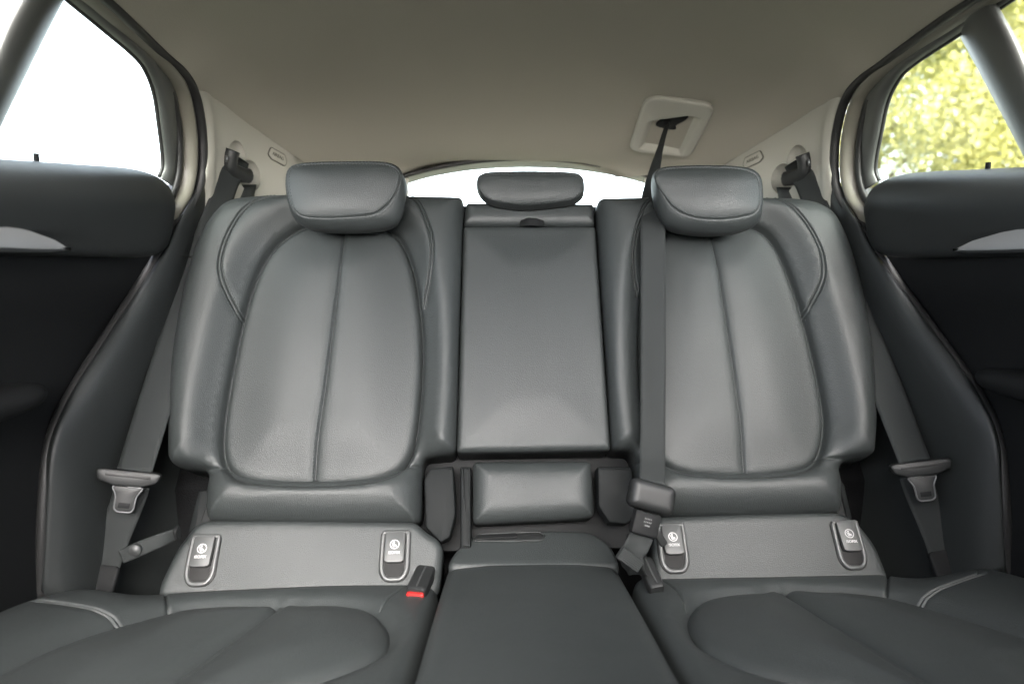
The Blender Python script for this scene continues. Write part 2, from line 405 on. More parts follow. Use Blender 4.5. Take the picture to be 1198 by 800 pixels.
def tree(x, y, h, rad, seed, lm, label):
    rng = np.random.default_rng(seed)
    t = thing('tree', label, 'tree', (x, y, -1.1), 'autumn trees outside the right window')
    P = [(x, y, -1.15), (x + .08, y + .03, .3), (x + .02, y - .1, h * .45), (x + .1, y, h * .8)]
    sp = spline(P, False, n=14); vs = []; fs = []
    def limb(sp, r0, r1):
        n = 8; b = len(vs); k = len(sp)
        for i, p in enumerate(sp):
            r = r0 + (r1 - r0) * i / (k - 1)
            for j in range(n): vs.append((p[0] + r * math.cos(j * math.tau / n), p[1] + r * math.sin(j * math.tau / n), p[2]))
        for i in range(k - 1):
            for j in range(n): fs.append((b + i * n + j, b + i * n + (j + 1) % n, b + (i + 1) * n + (j + 1) % n, b + (i + 1) * n + j))
    limb(sp, .16, .04)
    tips = []
    for k in range(16):
        s = sp[rng.integers(3, 13)]; a = rng.uniform(0, math.tau); ln = rad * rng.uniform(.6, 1.1)
        e = s + np.array([math.cos(a) * ln, math.sin(a) * ln, ln * rng.uniform(.0, .8)]); mid = (s + e) / 2 + np.array([0, 0, ln * .12])
        q = spline([s, mid, e], False, n=8); limb(q, .045, .01); tips += [q[4], q[6], q[7]]
    mk('trunk', vs, fs, M['bark'], t)
    vs = []; fs = []
    cl = [np.array(tp) + rng.normal(0, .25, 3) for tp in tips for _ in range(2)]
    cl += [np.array([x, y, h * .5]) + rng.normal(0, 1, 3) * np.array([rad * .55, rad * .55, h * .27]) for _ in range(40)]
    for c in cl:
        cr_ = rng.uniform(.3, .7)
        for _ in range(400):
            p = c + rng.normal(0, cr_ * .55, 3); u = rng.normal(0, 1, 3); u /= np.linalg.norm(u); v = np.cross(u, rng.normal(0, 1, 3)); v /= np.linalg.norm(v)
            a = rng.uniform(.028, .055); b = len(vs)
            vs += [p - u * a, p + v * a * .5, p + u * a, p - v * a * .5]; fs.append((b, b + 1, b + 2, b + 3))
    mk('crown', vs, fs, lm, t, False)
tree(7.2, 7.5, 6.7, 2.2, 3, M['leafy'], 'bright yellow autumn tree filling the right rear window')
tree(9.3, 11.0, 8.1, 2.6, 5, M['leafg'], 'greenish yellow tree behind the brighter one outside the right window')
tree(7.5, 4.5, 7.2, 2.3, 7, M['leafy'], 'yellow tree beyond the dark pillar at the upper right corner')
tree(6.7, 12.0, 6.1, 2.2, 9, M['leafg'], 'low yellow green tree at the rear edge of the right window')

tree(11.9, 7.8, 9.4, 3.2, 11, M['leafy'], 'tall yellow tree standing behind the bright one in the right window')
tree(11.0, 15.1, 9.0, 3.2, 13, M['leafg'], 'farthest greenish tree seen at the rear edge of the right window')
# ------------------------------------------------------------------ floor and cargo space (setting under and behind the seats)
COLS = None
o = mk('floor', [(-.74, -.7, -.80), (.74, -.7, -.80), (.74, 1.25, -.80), (-.74, 1.25, -.80)], [(0, 1, 2, 3)], M['carpet'], smooth=False)
o['kind'] = 'structure'; o.modifiers.new('t', 'SOLIDIFY').thickness = .02
vs = [(-.72, 1.28, -.45), (.72, 1.28, -.45), (.72, 2.15, -.45), (-.72, 2.15, -.45), (-.72, 1.28, .02), (.72, 1.28, .02), (.66, 2.15, .02), (-.66, 2.15, .02)]
o = mk('cargo_liner', vs, [(0, 1, 2, 3), (1, 5, 6, 2), (3, 7, 4, 0), (2, 6, 7, 3)], M['cargo'], smooth=False); o.modifiers.new('t', 'SOLIDIFY').thickness = .01
tag(o, 'pale carpeted cargo well behind the rear seats', 'cargo liner')  # carpet tone raised to bounce light up to the rear headliner

vs = [(-.735, 1.20, -.80), (.735, 1.20, -.80), (.735, 1.22, -.40), (.735, 1.42, .02), (-.735, 1.42, .02), (-.735, 1.22, -.40)]
o = mk('gap_wall', vs, [(0, 1, 2, 5), (5, 2, 3, 4)], M['carpet'], smooth=False); o.modifiers.new('t', 'SOLIDIFY').thickness = .015  # dark wall added to stop light leaking in behind the seats
tag(o, 'added dark wall closing the gaps behind the backrests against stray light', 'gap wall')
# unseen blocks added behind the camera to shape the light in the cabin
def block(name, pts_lo, pts_hi, mt):
    n = len(pts_lo); o = mk(name, list(pts_lo) + list(pts_hi), [tuple(reversed(range(n))), tuple(range(n, 2 * n))] + [(i, (i + 1) % n, n + (i + 1) % n, n + i) for i in range(n)], mt, smooth=False)
    b = o.modifiers.new('b', 'BEVEL'); b.width = .03; b.segments = 3; o['kind'] = 'structure'; return o
for sx in (-1, 1):
    zs = .13 if sx > 0 else .10
    lo = sx > 0                                        # taller, wider block added on the right to shade that side and the centre
    xs = (sx * .38 - .27, sx * .38 + .27); xs = (-.10, .65) if lo else xs; zt = .26 if lo else .0; yt = -.10 if lo else -.28
    block('front_light_block', [(xs[0], -.08, -.8), (xs[1], -.08, -.8), (xs[1], -.26, -.8), (xs[0], -.26, -.8)], [(xs[0] + .03, yt, zt), (xs[1] - .03, yt, zt), (xs[1] - .03, yt - .1, zt), (xs[0] + .03, yt - .1, zt)], M['carpet'])
    block('sill_light_block', [(sx * .70, .28, -.8), (sx * .70, -1.0, -.8), (sx * .76, -1.0, -.8), (sx * .76, .28, -.8)], [(sx * .66, .28, zs), (sx * .66, -1.0, zs), (sx * .72, -1.0, zs), (sx * .72, .28, zs)], M['black'])  # unseen side block, its height set to hold back low light
block('dash_light_block', [(-.76, -.9, -.8), (.76, -.9, -.8), (.76, -1.0, -.8), (-.76, -1.0, -.8)], [(-.74, -.8, -.02), (.74, -.8, -.02), (.74, -1.0, -.04), (-.74, -1.0, -.04)], M['black'])  # unseen block added to keep low front light out
# ------------------------------------------------------------------ rear seat
SY0, SZ0 = 1.0747, -.40
F = Fr((0, SY0, SZ0), (1, 0, 0), (0, .504, 1))       # backrest plane, leaning back
def seatback(side):
    L = side == 'L'
    if L:
        t = thing('rear_seat', 'grey black leather backrest left of the centre armrest, oval insert and two stitched bolsters', 'rear seat', (-.37, SY0, SZ0), 'rear seat backrests')
        out = [(262, 243), (277, 236), (305, 233), (345, 231.5), (400, 231), (475, 233), (543, 234.5), (541, 265), (537, 396), (533.5, 531), (497, 533), (493, 541), (492, 600), (489, 612), (400, 613), (300, 612), (242, 610), (238, 600), (239, 549), (206, 546), (199, 537), (198, 480), (203, 420), (212, 360), (227, 300), (245, 262)]
        rs = [.03, .03, .05, .05, .05, .05, .012, .03, .05, .014, .012, .012, .03, .02, .05, .05, .02, .02, .008, .014, .02, .06, .06, .06, .06, .05]
        ins = [(402, 262), (360, 264), (340, 272), (318, 290), (301, 318), (286, 362), (271, 430), (261, 490), (259, 527), (266, 550), (285, 564), (320, 569), (365, 570.5), (415, 568), (450, 561), (473, 546), (486, 518), (493, 465), (495, 400), (489, 340), (479, 300), (464, 275), (440, 264)]
        seam = [(404, 250), (403, 270), (398, 330), (390, 395), (381, 465), (372, 525), (366, 580)]
        st = [[(345, 234), (318, 241), (294, 258), (277, 284), (268, 310), (267, 330), (273, 352), (284, 376)],
              [(474, 233), (488, 246), (499, 266), (506, 288), (507, 310), (503, 335), (497, 362)]]
        hs = [[(266, 549), (239, 548.5)], [(468, 546), (493, 546)]]
    else:
        t = thing('rear_seat', 'grey black leather backrest crossed by the ceiling belt, right of the centre armrest', 'rear seat', (.36, SY0, SZ0), 'rear seat backrests')
        out = [(697.5, 236), (740, 235), (800, 234), (893, 235), (930, 236), (955, 241), (975, 255), (990, 285), (1005, 335), (1016, 395), (1022, 450), (1022.5, 500), (1020, 531), (1013, 537), (988, 539), (988, 590), (985, 601), (900, 604), (800, 605), (760, 604), (748, 598), (747, 540), (742, 526), (716, 526.5), (711, 440), (703, 320)]
        rs = [.012, .05, .05, .05, .03, .03, .05, .05, .06, .06, .06, .05, .02, .014, .008, .02, .02, .05, .05, .05, .02, .012, .012, .014, .05, .05]
        ins = [(828, 262), (790, 264), (770, 278), (757, 305), (749, 350), (747, 410), (749, 460), (757, 505), (772, 538), (795, 553), (830, 559), (872, 560), (915, 557), (945, 549), (960, 533), (966, 505), (965, 478), (955, 425), (938, 360), (918, 305), (900, 276), (880, 264), (855, 262)]
        seam = [(828, 250), (831, 272), (839, 325), (849, 390), (859, 460), (867, 520), (874, 570)]
        st = [[(892, 236), (914, 252), (933, 274), (947, 300), (952, 322), (951, 342), (940, 372)],
              [(764, 238), (750, 252), (741, 275), (737, 300), (739, 325), (745, 350)]]
        hs = [[(958, 537), (988, 537)], [(775, 543), (748, 541)]]
    O = roundpoly(F.tr(out), .03, .0045, rs); I = spline(F.tr(ins), True, .0045)
    sea = spline(F.tr(seam), False, .004); sts = [spline(F.tr(p), False, .004) for p in st]; hss = [spline(F.tr(p), False, .004) for p in hs]
    tb = F.tr([(600, 548)])[0][1]
    def base(Q, d):
        e = seg_dist(Q, I, True); e = np.where(inside(Q, I), -e, e)
        h = np.where(e > 0, .034 * sm(0, .05, e) * sm(0.0, .03, Q[:, 1] - tb + .01) - .020 * np.clip(1 - e / .008, 0, 1) ** 2, -.020 - .012 * sm(0, .02, -e))
        low = sm(.01, -.03, Q[:, 1] - tb)
        h = h + .012 * low
        return h - .036
    er = lambda Q: .045 + .022 * sm(.02, -.05, np.asarray(Q)[:, 1] - tb)
    eh = lambda Q: .044 + .016 * sm(.02, -.05, np.asarray(Q)[:, 1] - tb)
    gr = [(offset(p, k), .0042, .0013) for p in sts for k in (-.0028, .0028)] + [(p, .005, .003) for p in hss]
    rows = [offset(I, k, True) for k in (-.006, -.003, -.001, .0005, .002, .0035, .005, .0065, .008, .0105, .014, .019, .026)]
    stl = [offset(p, k) for p in sts for k in (-.0054, .0054)]
    body, hf = pillow('side_bolster', F, O, M['leather'], t, er, eh, base, gr, .009, .07, stl, M['thread'], rows)
    d_in = lambda Q, d: -.023 + .016 * sm(0, .11, d)
    pillow('insert_panel', F, I, M['leather'], t, .015, .024, d_in, [(sea, .004, .0022), (sea, .004, .009)], .008, .03, [offset(sea[12:-4], -.004)], M['thread'])
    return t
SBL = seatback('L'); SBR = seatback('R')

# headrests
def headrest(parent, A, B, Yf, tilt, pad_depth=.095, bulge=.012):
    c = np.mean(A, 0); o = at(c[0], c[1], Yf)
    H = Fr(o, (1, 0, 0), (0, tilt, 1))
    a = spline(H.tr(A), True, n=120); b = spline(H.tr(B, -.028), True, n=120)
    if area2(a) < 0: a, b = a[::-1], b[::-1]
    # line the two outlines up by angle
    def byang(p):
        cc = p.mean(0); an = np.unwrap(np.arctan2(*(p - cc).T[::-1])); k = int(np.argmin(np.abs(np.mod(an + math.pi, math.tau) - math.pi)))
        return np.roll(p, -k, 0)
    a, b = byang(a), byang(b); ca, cb = a.mean(0), b.mean(0); rings = []
    dmax = 1.0
    for k in (.02, .15, .3, .45, .6, .72, .82, .9, .95, .98, .995):
        p = ca + (a - ca) * k; rings.append([H.wor(q[0], q[1], bulge * (1 - k ** 3.2)) for q in p])
    for k, h in ((1.0, -.0022), (1.004, -.0028), (1.006, -.002)):
        p = ca + (a - ca) * k; rings.append([H.wor(q[0], q[1], h) for q in p])
    for f, h in ((.22, -.0025), (.45, -.0065), (.7, -.013), (.9, -.021), (1.0, -.030)):
        p = a + (b - a) * f; rings.append([H.wor(q[0], q[1], h) for q in p])
    for k, h in ((.975, -.043), (.93, -.06), (.86, -.075), (.78, -.086), (.5, -.094), (.1, -.096)):
        p = cb + (b - cb) * k; rings.append([H.wor(q[0], q[1], h * pad_depth / .095) for q in p])
    hr = rings_loft('headrest', rings, M['leather'], parent)
    vs = []; fs = []
    hfn = lambda Q: np.full(len(Q), .0006)
    lowseam = a[:]  # stitched all along the seam
    k0 = np.argsort(np.arctan2(*(a - ca).T[::-1]))
    stitches(np.vstack([ca + (a - ca) * .965, (ca + (a - ca) * .965)[:1]]), lambda Q: np.full(len(Q), bulge * (1 - .965 ** 3.2) + .0001), H, vs, fs, w=.0008)
    q = a + (b - a) * .25; stitches(np.vstack([q, q[:1]]), lambda Q: np.full(len(Q), -.0026), H, vs, fs, w=.0008)
    mk('stitching', vs, fs, M['thread'], hr)
    return hr
headrest(SBL, [(338, 200), (346, 194.5), (365, 192.5), (405, 191.5), (445, 192), (462, 197), (468, 206), (466, 217), (458, 232), (447, 243), (433, 250), (400, 253.5), (370, 254), (352, 251), (342, 241), (337, 222), (336, 210)],
         [(336, 203), (344, 195), (365, 191.5), (405, 190.5), (448, 191), (466, 196), (473, 208), (476, 220), (474, 238), (470, 253), (460, 263), (432, 268), (394, 269), (362, 267), (347, 259), (339, 244), (335, 222)], 1.215, .3)
headrest(SBR, [(767, 204), (776, 198.5), (800, 196.5), (828, 196), (866, 198), (884, 205), (889, 220), (888, 240), (878, 250), (844, 255.5), (812, 253), (789, 242), (773, 222), (767, 211)],
         [(763, 207), (772, 198), (800, 195.5), (828, 195), (870, 197), (887, 205), (891.5, 222), (891, 246), (888, 259), (874, 269), (844, 273), (808, 271), (784, 265), (771, 250), (764, 228)], 1.215, .3)

# centre backrest (fold-down armrest)
SBC = thing('rear_seat', 'narrow centre backrest with fold down armrest panel and small pull tab', 'rear seat', (.01, SY0, SZ0), 'rear seat backrests')
pillow('top_cap', F, roundpoly(F.tr([(545, 235.5), (695, 236.5), (696.5, 262), (542.5, 262)]), .006, .004), M['leather'], SBC, .018, .016, lambda Q, d: np.full(len(Q), -.012), (), .008, .06)
pillow('armrest_panel', F, roundpoly(F.tr([(542, 264.5), (697, 264.5), (715, 526), (534, 529)]), .006, .004), M['leather'], SBC, .012, .012, lambda Q, d: -.008 + .010 * sm(0, .1, d), (), .008, .06)
pillow('lower_pad', F, roundpoly(F.tr([(553, 537), (694, 536), (698, 604), (553, 612)]), .01, .004), M['leather'], SBC, .03, .03, lambda Q, d: -.03 + .004 * sm(0, .08, d), (), .007, .04)
headrest(SBC, [(563, 207), (576, 204), (620, 203), (664, 204), (677, 207), (681.5, 216), (678, 227), (663, 234), (620, 238.5), (590, 237), (570, 231), (561, 221), (559, 213)],
         [(557.5, 212), (562, 205.5), (575, 202.5), (620, 201.5), (667, 203), (680, 207), (683.5, 217), (682, 231), (671, 239.5), (650, 243), (618, 246), (590, 244), (569, 238), (559, 226)], 1.30, .3, .07, .008)
vs = [at(606, 262, 1.30), at(613, 260.5, 1.288), at(622, 262, 1.285), at(631, 261, 1.288), at(637, 262, 1.30)]
ribbon('pull_tab', [F.wor(*F.tr([(609, 263)])[0], .004), F.wor(*F.tr([(617, 264.5)])[0], .016), F.wor(*F.tr([(626, 265)])[0], .016), F.wor(*F.tr([(636, 263)])[0], .004)], [.012, .016, .016, .012], [F.ey] * 4, M['black'], SBC, .003, 24)
# dark backing added to keep light out of the gaps, and the hinge covers
pl = F.tr([(515, 239), (725, 240), (757, 534), (757, 640), (485, 645), (485, 540)], -.07)
slab('gap_backing', F, pl, -.10, -.075, M['black'], SBC)
def hinge(parent, quad, h0, h1, m='arm', bev=.006): return slab('hinge_cover', F, roundpoly(F.tr(quad), .004, .003), h0, h1, M[m], parent, bev)
hinge(SBL, [(502, 546), (530, 543), (533, 600), (526, 628), (515, 634), (497, 616), (495, 560)], -.05, -.012)
hinge(SBC, [(538, 543), (551, 543), (551, 642), (538, 642)], -.05, -.02)
hinge(SBR, [(701, 543), (742, 543), (748, 600), (736, 612), (715, 610), (702, 590)], -.05, -.018)
hinge(SBL, [(217, 568), (238, 566), (238, 610), (212, 640), (200, 634)], -.09, -.05)
hinge(SBR, [(990, 548), (1003, 562), (1016, 618), (1008, 622), (988, 600)], -.08, -.04)

# ------------------------------------------------------------------ seat cushions
B0 = V(0, 1.01, -.492)
FB = Fr(B0, (1, 0, 0), (0, SY0 - 1.01, SZ0 - .492 + .984))           # sloping rear panel with the anchor covers
FB = Fr(B0, (1, 0, 0), V(0, SY0, SZ0) - B0)
CS = .13
FC = Fr(B0, (1, 0, 0), V(0, 1, -CS))                                     # cushion top, rising to the front
def wing(Q): return .045 * sm(.50, .69, np.abs(Q[:, 0])) * sm(.0, -.1, Q[:, 1])
def trw(pts, add=.004):
    out = []
    for p in pts:
        h = 0.0
        for _ in range(14):
            q = FC.tr([p], h)[0]; h = .5 * h + .5 * (float(wing(np.array([q]))[0]) + add)
        out.append(q)
    return out
def cushion(side):
    L = side == 'L'
    if L:
        t = thing('seat_cushion', 'leather seat cushion with red belt buckle at its inner rear corner', 'seat cushion', (-.4, .9, -.5), 'rear seat cushions')
        inner = FC.tr([(514, 676), (513, 692), (500, 735), (481, 795)], .0)
        o = [(-.54, .01), (-.3, .03)] + [(inner[0][0], .02), inner[1], inner[2], inner[3]] + [(inner[3][0] - .03, -.56), (-.69, -.56), (-.69, -.18), (-.66, -.09), (-.60, -.02)]
        lobes = [[(325, 703), (300, 701), (255, 702), (205, 707), (150, 718), (100, 731), (50, 748), (0, 771), (-60, 800), (-60, 860), (60, 870), (110, 850), (180, 802), (255, 750)],
                 [(325, 703), (365, 700.5), (400, 700.5), (436, 706), (455, 721), (459, 738), (450, 755), (425, 771), (385, 787), (335, 803), (260, 830), (170, 858), (110, 856), (180, 802), (255, 750)]]
        seam = [(192, 681), (193, 695), (197, 712)]; stt = [(0, 702), (40, 703), (75, 707), (110, 713), (152, 723)]
        panel = [(182, 684), (184, 668), (205, 640), (226, 613), (240, 607), (330, 606), (486, 609), (497, 620), (513, 630), (518, 640), (517, 655), (513, 681), (440, 685), (300, 686)]
        covers = [((237, 655), 0), ((462, 650), 0)]
        curve = [(440, 684), (458, 690), (470, 702), (478, 720)]; curve = [(513, 672), (487, 680), (462, 695), (446, 707)]
    else:
        t = thing('seat_cushion', 'leather seat cushion on the side where the ceiling belt is buckled', 'seat cushion', (.4, .9, -.5), 'rear seat cushions')
        inner = FC.tr([(735, 668), (741, 690), (762, 728), (799, 795)], .0)
        o = [(.56, .03), (.3, .05)] + [(inner[0][0], .035), inner[1], inner[2], inner[3]] + [(inner[3][0] + .03, -.56), (.69, -.56), (.69, -.16), (.66, -.06), (.60, .0)]
        lobes = [[(916, 686), (880, 686.5), (845, 689), (815, 696), (802, 711), (803, 727), (818, 748), (850, 768), (895, 784), (960, 799), (1040, 815), (1150, 850), (1200, 856), (1110, 801), (1000, 735)],
                 [(916, 686), (955, 685), (1000, 687), (1050, 693), (1110, 706), (1160, 720), (1205, 734), (1260, 756), (1260, 850), (1200, 856), (1110, 801), (1000, 735)]]
        seam = [(1040, 657), (1039, 670), (1037, 690)]; stt = [(1076, 698), (1108, 686), (1150, 678), (1200, 673)]
        panel = [(765, 672), (766, 612), (772, 603), (880, 599), (975, 597), (990, 600), (1008, 612), (1027, 637), (1042, 658), (1040, 664), (900, 670), (800, 673)]
        covers = [((787, 641), 0), ((993, 637), 0)]
        curve = [(768, 676), (782, 684), (795, 695), (803, 707)]
    O = roundpoly(o, .03, .008, [.03, .05, .02, .03, .1, .05, .05, .05, .05, .05, .03])
    Ls = [spline(trw(l), True, .006) for l in lobes]
    sm_ = spline(trw(seam), False, .004); q_ = trw(stt)
    if not L: a_, b_ = np.array(q_[0]), np.array(q_[1]); q_ = [a_, b_, b_ + (b_ - a_) * .9 + np.array([.006, -.004])]
    sst = spline(q_, False, .004); cv = spline(trw(curve), False, .004)
    def base(Q, d):
        e = np.minimum(*[np.where(inside(Q, l), -seg_dist(Q, l, True), seg_dist(Q, l, True)) for l in Ls])
        h = np.where(e > 0, .006 * sm(0, .03, e), -.025 * sm(0, .012, -e)) - .012 * np.clip(1 - np.abs(e) / .012, 0, 1) ** 2
        return h + wing(Q) - .03
    er = lambda Q: .03 + .10 * sm(-.40, -.55, np.asarray(Q)[:, 1])
    eh = lambda Q: .03 + .05 * sm(-.40, -.55, np.asarray(Q)[:, 1])
    rows = [offset(l, k, True) for l in Ls for k in (-.008, -.002, .002, .008)]
    pillow('side_bolster', FC, O, M['leather'], t, .03, .03, base, [(sm_, .006, .0022), (offset(sst, .003), .004, .0015), (offset(sst, -.003), .004, .0015), (cv, .003, .002)], .012, .12, (), M['thread'], rows)
    for l in Ls:
        pillow('insert_panel', FC, l, M['leather'], t, .028, .026, lambda Q, d: -.026 + wing(Q) + .014 * sm(0, .09, d), (), .009, .03)
    PO = roundpoly(FB.tr([(p[0], p[1] + (16 if p[1] > 655 else 0)) for p in panel]), .014, .004)
    pillow('rear_panel', FB, PO, M['leather'], t, .014, .014, lambda Q, d: np.full(len(Q), -.014), (), .007, .05)
    for (c, r) in covers: anchor_cover(t, FB.tr([c])[0])
    return t
def anchor_cover(parent, c):
    x, y = c; lift = .0
    U = lambda pts: [(x + a, y + b) for a, b in pts]
    out = roundpoly(U([(-.024, .036), (.024, .036), (.0245, -.026), (.014, -.040), (-.014, -.040), (-.0245, -.026)]), .012, .0025, [.004, .004, .02, .016, .016, .02])
    fr = slab('anchor_cover', FB, out, -.02, .0025, M['rubber'], parent, .002)
    # satin U-shaped rim
    a = spline(U([(-.0195, .034), (-.0198, .0), (-.019, -.022), (-.012, -.034), (0, -.036), (.012, -.034), (.019, -.022), (.0198, .0), (.0195, .034), (.016, .0355), (-.016, .0355), (-.0195, .034)]), False, .002)
    P = [FB.wor(q[0], q[1], .003) for q in a]
    sweep('rim', P, circ(.0027, 10, .0036), M['satin'], fr, tuple(FB.n))
    pocket = roundpoly(U([(-.016, .03), (.016, .03), (.015, -.026), (.008, -.032), (-.008, -.032), (-.015, -.026)]), .006, .002)
    slab('pocket', FB, pocket, .0, .0032, M['pocket'], fr, .0006)
    # flap, tilted out at the lower edge
    FF = Fr(FB.wor(x, y + .036, .004), FB.ex, (FB.ey - FB.n * .10))
    flap = roundpoly([(-.0155, -.001), (.0155, -.001), (.0155, -.046), (.010, -.0485), (-.010, -.0485), (-.0155, -.046)], .003, .002)
    fl = slab('flap', FF, flap, -.002, .0042, M['greyplastic'], fr, .0012)
    vs, fs = text('t', 'ISOFIX', FF, (0, -.034), .0062, .0046, M['white'], None)
    # ring and seated child sign
    n = 28; b = len(vs)
    for k in range(n):
        an = k * math.tau / n
        for rr in (.0062, .0073): vs.append(FF.wor(rr * math.cos(an), -.021 + rr * math.sin(an), .0047))
    for k in range(n): i, j = b + 2 * k, b + 2 * ((k + 1) % n); fs.append((i, i + 1, j + 1, j))
    def blob(pts):
        b = len(vs)
        for p in pts: vs.append(FF.wor(p[0], -.021 + p[1], .0047))
        fs.append(tuple(range(b, b + len(pts))))
    blob([(-.0012 + .0013 * math.cos(k * math.tau / 12), .0035 + .0013 * math.sin(k * math.tau / 12)) for k in range(12)])
    blob([(-.0044, .0028), (-.0038, .0032), (-.0016, -.0028), (.0036, -.0024), (.0040, -.0034), (-.0022, -.0042)])
    blob([(-.0024, .0014), (-.0004, .0016), (.0004, -.0004), (.0030, -.0008), (.0034, -.0018), (-.0008, -.0020)])
    mk('emblem', vs, fs, M['white'], fl, False)
CL = cushion('L'); CRr = cushion('R')
CC = thing('seat_cushion', 'flat centre seat cushion between the two shaped outer cushions', 'seat cushion', (.02, .9, -.5), 'rear seat cushions')
q = FC.tr([(523, 660), (560, 651), (640, 650), (700, 652), (724, 662), (757, 718), (801, 795)], .02); q2 = FC.tr([(481, 795), (503, 722)], .02)
ctr = q + [(q[-1][0] + .02, -.56), (q2[0][0] - .02, -.56)] + q2
pillow('cushion_pad', FC, roundpoly(ctr, .03, .006, [.02, .03, .05, .03, .02, .08, .05, .05, .05, .05, .08]), M['leather'], CC, .022, .024, lambda Q, d: np.full(len(Q), -.002) + .006 * sm(0, .1, d), (), .01, .12)
FL = Fr(V(0, 1.01, -.482), (1, 0, 0), (0, 1, .30))
led = FL.tr([(521, 668), (530, 648), (556, 626), (640, 622), (692, 624), (716, 640), (727, 668)])
pillow('rear_ledge', FL, roundpoly(led, .02, .005), M['leather'], CC, .012, .012, lambda Q, d: np.full(len(Q), -.004), (), .008, .06)
slot = roundpoly(FL.tr([(553, 638), (560, 630), (630, 627), (638, 631), (634, 637), (600, 638)]), .006, .002)
hs = slab('release_handle', FL, slot, -.01, .0095, M['gloss'], CC, .001)
a = resample(np.vstack([slot, slot[:1]]), False, n=60)
sweep('rim', [FL.wor(p[0], p[1], .0095) for p in a], circ(.0016, 8), M['trim'], hs, tuple(FL.n))
obox('lever', FL.wor(*FL.tr([(557, 635)])[0], .011), FL.wor(*FL.tr([(605, 632.5)])[0], .011), FL.n, .012, .004, M['black'], hs, .002)

# ------------------------------------------------------------------ sides of the cabin
gP1, gP2, gP3 = at(184, 203, 1.24), at(78, 4, .95), at(0, 193, .87)
gN = (gP2 - gP1).cross(gP3 - gP1).normalized()
if gN.x < 0: gN = -gN                                                # towards the cabin
def gl(px, py, off=0.0): return hit(px, py, gP1 + gN * off, gN)
SEAL = [(60, -52, .85), (95, -24, .92), (124, 0, .98), (150, 24, 1.04), (172, 45, 1.10), (193, 65, 1.16), (210, 80, 1.20), (221, 94, 1.235), (228, 110, 1.265), (233, 130, 1.285), (236.5, 155, 1.305), (237.5, 180, 1.315), (236, 205, 1.32), (230, 228, 1.312), (218, 246, 1.295), (205, 262, 1.28), (187, 295, 1.24), (162, 335, 1.19), (130, 385, 1.13), (95, 440, 1.065), (70, 485, 1.02), (57, 525, .995), (52, 570, .98), (49, 630, .97), (47, 700, .97)]
